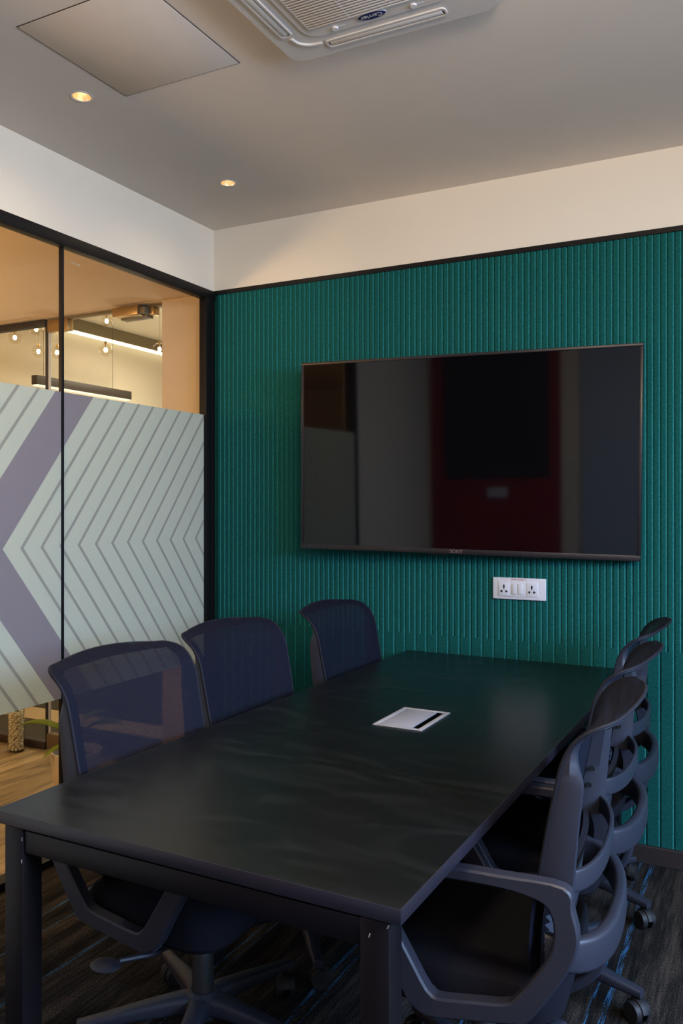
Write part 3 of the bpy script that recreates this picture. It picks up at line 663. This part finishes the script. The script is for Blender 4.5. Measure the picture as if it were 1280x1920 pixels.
def make_chair(label, loc, rotz):
    root = thing('office_chair', label, 'chair', loc, rotz, 'black office chairs around the table')
    P = M['plastic']
    # five-star base
    bm = new(); lathe(bm, [(0.0, 0.070), (0.040, 0.070), (0.046, 0.085), (0.044, 0.128), (0.034, 0.136), (0.0, 0.136)], 28); base = obj('base', bm, P, root)
    for k in range(5):
        a = 2 * PI * k / 5; d = Vector((math.cos(a), math.sin(a), 0)); n_ = Vector((-d.y, d.x, 0)); up = Vector((0, 0, 1))
        pts, A, B, D = [], [], [], []
        for r_, zc, w_, h_ in ((0.028, 0.104, 0.060, 0.052), (0.07, 0.104, 0.050, 0.048), (0.16, 0.095, 0.042, 0.038), (0.25, 0.083, 0.035, 0.028), (0.312, 0.076, 0.029, 0.022)):
            pts.append(d * r_ + up * zc); A.append(n_); B.append(up); D.append((w_, h_, 0, 0))
        bm = new(); sweep(bm, pts, A, B, D); obj('base_leg', bm, P, base)
        bm = new(); c = d * 0.290; cyl(bm, c + up * 0.048, c + up * 0.078, 0.008, seg=12)
        th = a + 0.9 * (k + 1); f = Vector((math.cos(th), math.sin(th), 0)); s = Vector((-f.y, f.x, 0)); wc = c - f * 0.012 + up * 0.029
        hood = []
        for q in range(9):
            an = PI * (-0.05 + 1.0 * q / 8); hood.append(wc + f * math.cos(an) * 0.031 + up * (math.sin(an) * 0.031))
        sweep(bm, hood, [s] * 9, [((p - wc).normalized()) for p in hood], [(0.018, 0.005, 0, 0)] * 9)
        cs = obj('caster', bm, M['rubber'], root)
        for q in (-1, 1):
            bm = new(); cyl(bm, wc + s * q * 0.009, wc + s * q * 0.024, 0.029, 0.026, 24); obj('wheel', bm, M['rubber'], cs)
    # gas column
    bm = new(); cyl(bm, (0, 0, 0.20), (0, 0, 0.31), 0.0150, seg=20); gc = obj('gas_cylinder', bm, M['chrome'], root)
    bm = new(); lathe(bm, [(0.0, 0.12), (0.0285, 0.12), (0.0275, 0.226), (0.0245, 0.234), (0.0, 0.234)], 24); obj('cylinder_cover', bm, M['rubber'], gc)
    # mechanism and lever
    bm = new(); box(bm, -0.10, 0.09, -0.075, 0.075, 0.298, 0.352, 0.012, 3); box(bm, -0.12, 0.12, -0.15, 0.15, 0.346, 0.364, 0.004)
    box(bm, -0.02, 0.06, -0.268, 0.268, 0.365, 0.385, 0.006); me = obj('mechanism', bm, P, root)
    bm = new(); pts = catmull([(0.02, -0.07, 0.325), (0.02, -0.20, 0.330), (0.0, -0.255, 0.338), (-0.02, -0.29, 0.342)], 4); tube(bm, pts, 0.006)
    sphere(bm, (-0.035, -0.318, 0.342), 0.02, 14, 8, (1.9, 1.5, 0.4)); obj('lever', bm, P, root)
    # seat
    bm = new(); rings = []
    for z, ins in ((0.360, 0.030), (0.364, 0.010), (0.378, 0.0), (0.425, 0.0), (0.443, 0.008), (0.453, 0.025), (0.459, 0.06), (0.461, 0.12)):
        ring = []
        for x, y in rrect(0.405 - 2 * ins, 0.480 - 2 * ins, 0.075, 6):
            drop = -0.016 * max(0, (x - 0.11) / 0.1) ** 2 if z > 0.42 else 0
            ring.append(Vector((x - 0.004, y, z + drop)))
        rings.append(ring)
    loft(bm, rings); obj('seat', bm, M['seatfab'], root)
    # net back
    bm = new(); NU, NV = 18, 40
    F = [[bm.verts.new(sheet(-1 + 2 * i / NU, j / NV) + snorm(-1 + 2 * i / NU, j / NV) * 0.003) for i in range(NU + 1)] for j in range(NV + 1)]
    G = [[bm.verts.new(sheet(-1 + 2 * i / NU, j / NV) + snorm(-1 + 2 * i / NU, j / NV) * 0.0005) for i in range(NU + 1)] for j in range(NV + 1)]
    for j in range(NV):
        for i in range(NU): bm.faces.new((F[j][i], F[j][i + 1], F[j + 1][i + 1], F[j + 1][i]))
    bmesh.ops.delete(bm, geom=[v for row in G for v in row], context='VERTS')
    obj('backrest', bm, M['net'], root)
    # frame behind the net: two pillars and the rolled head rail, one strip following the outline
    T0 = 0.335; prm = []
    for j in range(37): prm.append((-1, T0 + (1 - T0) * j / 36))
    for i in range(1, 24): prm.append((-1 + 2 * i / 24, 1.0))
    for j in range(36, -1, -1): prm.append((1, T0 + (1 - T0) * j / 36))
    rings, hemp, hemA, hemB = [], [], [], []
    def band(u, t_, q):      # q 0 at the rim .. 1 at the inner edge of the frame
        return u * (1 - 0.15 * q), min(t_, 1 - 0.075 * q)
    for u, t_ in prm:
        k = max(0.0, min(1.0, (t_ - 0.69) / 0.15)); k = k * k * (3 - 2 * k)
        dep = (0.064 - 0.022 * max(0, min(1, (t_ - T0) / 0.4))) * (1 - k) + 0.0085 * k
        ring = []
        nn = snorm(max(-0.93, min(0.93, u)), min(t_, 0.955))
        for q, d in ((0.0, 0.003), (0.06, 0.0008), (0.94, 0.0008), (1.0, 0.003), (1.0, dep * 0.62), (0.62, dep), (0.30, dep), (0.0, dep * 0.55)):
            ring.append(sheet(*band(u, t_, q)) - nn * d)
        rings.append(ring); hemp.append(sheet(u, t_)); hemB.append(nn)
    bm = new(); loft(bm, rings); bf = obj('back_frame', bm, P, root)
    for sgn in (-1, 1):
        for z in (0.712, 0.752):
            bm = new(); xx = -0.203 - (z - 0.712) * 0.2; yy = sgn * 0.2105
            lathe(bm, [(0.0, -0.004), (0.003, -0.004), (0.0035, 0.0), (0.0065, 0.0015), (0.0065, 0.004), (0.0, 0.004)], 14)
            for v in bm.verts: v.co = Vector((xx + v.co.x, yy - sgn * (v.co.z + 0.002), z + v.co.y))
            obj('bolt', bm, M['rubber'], bf)
    # net hem rolled over the rim
    m = len(hemp); inn = []
    for k in range(m):
        tn = (hemp[min(k + 1, m - 1)] - hemp[max(k - 1, 0)]).normalized(); hemA.append(tn.cross(hemB[k]).normalized())
    hemB = [a.cross((hemp[min(k + 1, m - 1)] - hemp[max(k - 1, 0)]).normalized()).normalized() for k, a in enumerate(hemA)]
    bm = new(); sweep(bm, hemp, hemA, hemB, [(0.008, 0.008, 0, 0)] * m, True, 0.48); obj('hem', bm, M['hem'], root)
    # ribbed lumbar plate behind the lower net
    bm = new(); NU2, NV2 = 14, 80; rows = []
    for side in (0, 1):
        rr = []
        for j in range(NV2 + 1):
            z = 0.470 + 0.180 * j / NV2; t_ = 0.02 + 0.33 * j / NV2; row = []
            for i in range(NU2 + 1):
                u = (-1 + 2 * i / NU2) * 0.93; p = sheet(u, t_); p.z = z
                p.x -= 0.014 + (0.010 if side else 0) - (0.0045 * math.sin(2 * PI * j / NV2 * 10) if (side == 1 and j > 10) else 0)
                row.append(bm.verts.new(p))
            rr.append(row)
        rows.append(rr)
    for side in (0, 1):
        for j in range(NV2):
            for i in range(NU2): bm.faces.new([rows[side][j][i], rows[side][j][i + 1], rows[side][j + 1][i + 1], rows[side][j + 1][i]])
    for j in range(NV2):
        for i in (0, NU2): bm.faces.new([rows[0][j][i], rows[0][j + 1][i], rows[1][j + 1][i], rows[1][j][i]])
    for i in range(NU2):
        for j in (0, NV2): bm.faces.new([rows[0][j][i], rows[0][j][i + 1], rows[1][j][i + 1], rows[1][j][i]])
    obj('lumbar_pad', bm, P, root)
    # arm loops
    OUT = [(-.224, .673), (-.10, .675), (.05, .673), (.165, .668), (.205, .660), (.214, .642), (.185, .575), (.120, .460), (.088, .400), (.062, .377), (.03, .371), (-.06, .385), (-.135, .398), (-.162, .412), (-.215, .490), (-.240, .536), (-.250, .582), (-.240, .630)]
    INN = [(-.175, .640), (-.10, .650), (.05, .648), (.125, .643), (.148, .636), (.150, .626), (.134, .575), (.072, .472), (.047, .432), (.034, .418), (.015, .412), (-.06, .423), (-.112, .432), (-.134, .448), (-.176, .505), (-.198, .545), (-.205, .585), (-.198, .620)]
    oo = catmull([(a, b, 0) for a, b in OUT], 4, True); ii = catmull([(a, b, 0) for a, b in INN], 4, True)
    for sgn in (-1, 1):
        bm = new(); yc, hw, bv = sgn * 0.268, 0.0165, 0.004; rings = []
        for o_, i_ in zip(oo, ii):
            d = (o_ - i_).normalized(); e = bv
            po, pi = o_, i_
            ring = [(po.x, po.y, hw - bv), (po.x - d.x * bv, po.y - d.y * bv, hw), (pi.x + d.x * bv, pi.y + d.y * bv, hw), (pi.x, pi.y, hw - bv),
                    (pi.x, pi.y, -hw + bv), (pi.x + d.x * bv, pi.y + d.y * bv, -hw), (po.x - d.x * bv, po.y - d.y * bv, -hw), (po.x, po.y, -hw + bv)]
            rings.append([Vector((x, yc + y, z)) for x, z, y in ring])
        loft(bm, rings, closed=True); ar = obj('arm', bm, P, root)
    # the two bands that tie the sides together behind the back
    for nm, xa, bul, z0, zdip, hgt, thk, ya in (('upper_band', -0.195, 0.075, 0.668, -0.012, 0.042, 0.010, 0.243), ('lower_band', -0.185, 0.105, 0.540, -0.025, 0.066, 0.026, 0.256)):
        pts, A, B, D = [], [], [], []
        for k in range(25):
            an = PI * k / 24; ca, sa = math.cos(an), math.sin(an)
            ex = math.copysign(abs(ca) ** 0.8, ca); p = Vector((xa - bul * sa ** 0.9, ya * ex, z0 + zdip * sa)); pts.append(p)
        for k in range(25):
            tn = (pts[min(k + 1, 24)] - pts[max(k - 1, 0)]).normalized(); up = Vector((0, 0, 1)); sd = tn.cross(up).normalized()
            A.append(sd); B.append(up); D.append((thk, hgt, 0, 0))
        bm = new(); sweep(bm, pts, A, B, D, True, 0.35); obj(nm, bm, P, root)
    # spine under the seat carrying the back
    bm = new(); pts = catmull([(-0.06, 0, 0.328), (-0.17, 0, 0.338), (-0.25, 0, 0.40), (-0.27, 0, 0.50)], 5); n_ = len(pts)
    A = [Vector((0, 1, 0))] * n_; B = []
    for k in range(n_):
        tn = (pts[min(k + 1, n_ - 1)] - pts[max(k - 1, 0)]).normalized(); B.append(tn.cross(Vector((0, 1, 0))).normalized())
    sweep(bm, pts, A, B, [(0.07, 0.022, 0, 0)] * n_); obj('spine', bm, P, root)
    return root
G_ = 'black office chairs around the table'
CH = [((1.152, -1.65), 0, 74, 'black net office chair at the near left of the table, backed by frosted glass'),
      ((1.118, -1.075), 0, 20, 'middle office chair on the glass wall side of the table'),
      ((1.168, -0.42), 0, 45, 'office chair on the glass side of the table nearest the green wall'),
      ((1.875, -1.575), PI + 0.05, 30, 'nearest office chair on the right side, armrest pushed under the table'),
      ((1.845, -0.985), PI, 23, 'middle office chair of the three along the right edge of the table'),
      ((1.812, -0.412), PI, 15, 'office chair on the right side closest to the green wall, mostly hidden')]
c0 = make_chair(CH[0][3], (CH[0][0][0], CH[0][0][1], 0), R(0))
for n_, ((x, y), rz, ba, lab) in enumerate(CH):
    c_ = c0 if n_ == 0 else dup(c0, (x, y, 0), rz, lab, G_)
    for ch in c_.children:        # each base stands turned its own way
        if ch.name.split('.')[0] in ('base', 'caster'): ch.rotation_euler = (0, 0, R(ba))

# ------------------------------------------------------------------ things in the corridor and the room behind
# vase of pebbles by the fixed glass
vx, vy = -1.305, -0.06
va = thing('pebble_vase', 'tall clear glass cylinder vase full of white pebbles on the corridor floor', 'vase', (vx, vy, 0))
bm = new(); lathe(bm, [(0.0, 0.001), (0.044, 0.001), (0.046, 0.006), (0.046, 0.30), (0.043, 0.30), (0.043, 0.008), (0.0, 0.008)], 32); obj('glass', bm, M['vaseglass'], va)
bm = new(); rnd = random.Random(3)
for lay in range(17):
    z = 0.018 + lay * 0.0128
    for k in range(9):
        a = 2 * PI * (k + 0.5 * (lay % 2)) / 9 + rnd.uniform(-.2, .2); rr = 0.0335
        bmesh.ops.create_icosphere(bm, subdivisions=1, radius=rnd.uniform(0.0075, 0.0098), matrix=Matrix.Translation((rr * math.cos(a), rr * math.sin(a), z + rnd.uniform(-.002, .002))) @ Matrix.Diagonal((1, 1, rnd.uniform(.7, .95), 1)))
    for k in range(4):
        a = rnd.uniform(0, 6.28); bmesh.ops.create_icosphere(bm, subdivisions=1, radius=0.010, matrix=Matrix.Translation((0.015 * math.cos(a), 0.015 * math.sin(a), z)))
pb = obj('pebbles', bm, M['pebble'], va); pb['kind'] = 'stuff'
bm = new()
for k in range(3):
    a = 2.1 * k; tube(bm, catmull([(0.01 * math.cos(a), 0.01 * math.sin(a), 0.22), (0.016 * math.cos(a), 0.016 * math.sin(a), 0.34), (0.05 * math.cos(a), 0.05 * math.sin(a), 0.52)], 4), 0.006)
obj('stem', bm, M['stem'], va)
# pot plant between the glass and the chair
px_, py_ = -0.395, -0.525
po = thing('potted_plant', 'pale round pot with a broad-leaved plant on the corridor floor behind the glass', 'plant', (px_, py_, 0))
bm = new(); lathe(bm, [(0.0, 0.0), (0.080, 0.0), (0.088, 0.01), (0.110, 0.20), (0.113, 0.235), (0.115, 0.25), (0.103, 0.25), (0.100, 0.205), (0.0, 0.205)], 40); obj('pot', bm, M['pot'], po)
bm = new(); lathe(bm, [(0.0, 0.218), (0.05, 0.216), (0.101, 0.208), (0.101, 0.203), (0.0, 0.203)], 32); obj('soil', bm, M['soil'], po)
def leaf(az, length, width, z0, rise, droop):
    d = Vector((math.cos(az), math.sin(az), 0)); s = Vector((-d.y, d.x, 0)); bm = new(); rows = []
    N = 12
    for j in range(N + 1):
        t_ = j / N; c = d * (0.02 + length * t_) + Vector((0, 0, z0 + rise * t_ - droop * t_ * t_)); w_ = width * (math.sin(PI * min(1, t_ * 0.94 + 0.06)) ** 0.8) * (1 if t_ > 0.25 else 0.25 + 3 * t_)
        rows.append([bm.verts.new(c + s * (w_ * q) + Vector((0, 0, abs(q) * w_ * 0.5))) for q in (-1, -.5, 0, .5, 1)])
    for j in range(N):
        for q in range(4): bm.faces.new((rows[j][q], rows[j][q + 1], rows[j + 1][q + 1], rows[j + 1][q]))
    r_ = bmesh.ops.solidify(bm, geom=bm.faces[:], thickness=0.001)
    return bm
for az, L_, w_, z0, ri, dr in ((R(207), 0.25, 0.034, 0.31, 0.17, 0.12), (R(150), 0.20, 0.032, 0.36, 0.20, 0.14), (R(250), 0.14, 0.024, 0.27, 0.03, 0.06), (R(20), 0.22, 0.034, 0.33, 0.16, 0.13), (R(300), 0.20, 0.03, 0.34, 0.14, 0.10), (R(80), 0.22, 0.034, 0.36, 0.12, 0.12)):
    obj('leaf', leaf(az, L_, w_, z0, ri, dr), M['leaf'], po)
bm = new(); tube(bm, [(0, 0, 0.20), (0.004, 0.002, 0.30), (0.0, 0.0, 0.38)], 0.007); obj('stem', bm, M['stem'], po)

# LED profile along the far wall, hanging linear lamp, globe pendants
lp = thing('linear_light', 'long glowing linear light high on the wall of the far room', 'light', (-2.1, 0.95, 2.64))
bm = new(); box(bm, 0.0, 0.07, 0.0, 1.9, 0.012, 0.099, 0.003); obj('profile', bm, M['olive'], lp)
bm = new(); box(bm, 0.02, 0.06, 0.012, 1.89, -0.004, 0.0125); obj('diffuser', bm, M['led'], lp)
hl = thing('hanging_light', 'short dark linear lamp hanging on thin wires in the far room', 'light', (-1.9, 0.62, 2.185))
bm = new(); box(bm, -0.025, 0.025, 0.0, 0.93, 0.0, 0.062, 0.003); obj('housing', bm, M['brownblack'], hl)
bm = new(); box(bm, -0.022, 0.022, 0.01, 0.92, -0.007, 0.001); obj('diffuser', bm, M['led2'], hl)
for yy in (0.08, 0.75):
    bm = new(); cyl(bm, (0, yy, 0.06), (0, yy, 2.74 - 2.185), 0.0012, seg=6); obj('wire', bm, M['black'], hl)
cyaw, syaw = math.cos(0.4713), math.sin(0.4713)
def ray_at(px, py, yplane):
    u = (px - 640) / 1566.2; d = Vector((u * cyaw - syaw, u * syaw + cyaw, -(py - 947.2) / 1566.2))
    k = (yplane + 3.4056) / d.y; return Vector((2.447, -3.4056, H)) + d * k
GL = [(-1.55, 0.42, 2.338, 'pale globe pendant furthest left in the far room'), (-1.38, 0.34, 2.363, 'globe pendant by the brass top fitting, at the fixed glass edge'),
      (-1.27, 0.36, 2.370, 'globe pendant just under the brass top fitting'), (-1.39, 0.40, 2.262, 'small globe pendant below the one by the brass fitting'),
      (-1.24, 0.38, 2.260, 'globe pendant at the near end of the glowing linear light'), (-0.95, 0.50, 2.440, 'upper globe pendant beneath the door closer'),
      (-0.96, 0.52, 2.270, 'lower globe pendant beneath the door closer'), (-0.60, 0.55, 2.295, 'globe pendant half hidden by the door edge')]
GPX = [(28, 633), (68, 617), (93, 615), (72, 659), (107, 661), (200, 602), (198, 656), (299, 655)]
GY = [0.42, 0.34, 0.36, 0.55, 0.50, 0.60, 0.46, 0.66]
globe0 = None
for (px, py), gy, (_, _, _, lab) in zip(GPX, GY, GL):
    p = ray_at(px, py, gy)
    if globe0 is None:
        globe0 = thing('globe_pendant', lab, 'pendant light', p, 0, 'glass globe pendants beyond the glass door')
        bm = new(); sphere(bm, (0, 0, 0), 0.040, 24, 16); obj('globe', bm, M['globe'], globe0)
        bm = new(); sphere(bm, (0, 0, 0.0), 0.0135, 14, 10, (0.85, 0.85, 1.1)); obj('bulb', bm, M['bulb'], globe0)
        bm = new(); cyl(bm, (0, 0, 0.034), (0, 0, 0.05), 0.009, seg=12); cyl(bm, (0, 0, 0.012), (0, 0, 0.036), 0.004, seg=8); obj('cap', bm, M['alu'], globe0)
        bm = new(); cyl(bm, (0, 0, 0.05), (0, 0, 2.74 - p.z), 0.0008, seg=6); obj('cord', bm, M['olive'], globe0); z00 = p.z
    else:
        q = dup(globe0, p, 0, lab, 'glass globe pendants beyond the glass door')
        for ch in q.children:
            if ch.name.startswith('cord'):
                ch.data = ch.data.copy()
                for v in ch.data.vertices:
                    if v.co.z > 0.1: v.co.z = 2.74 - p.z
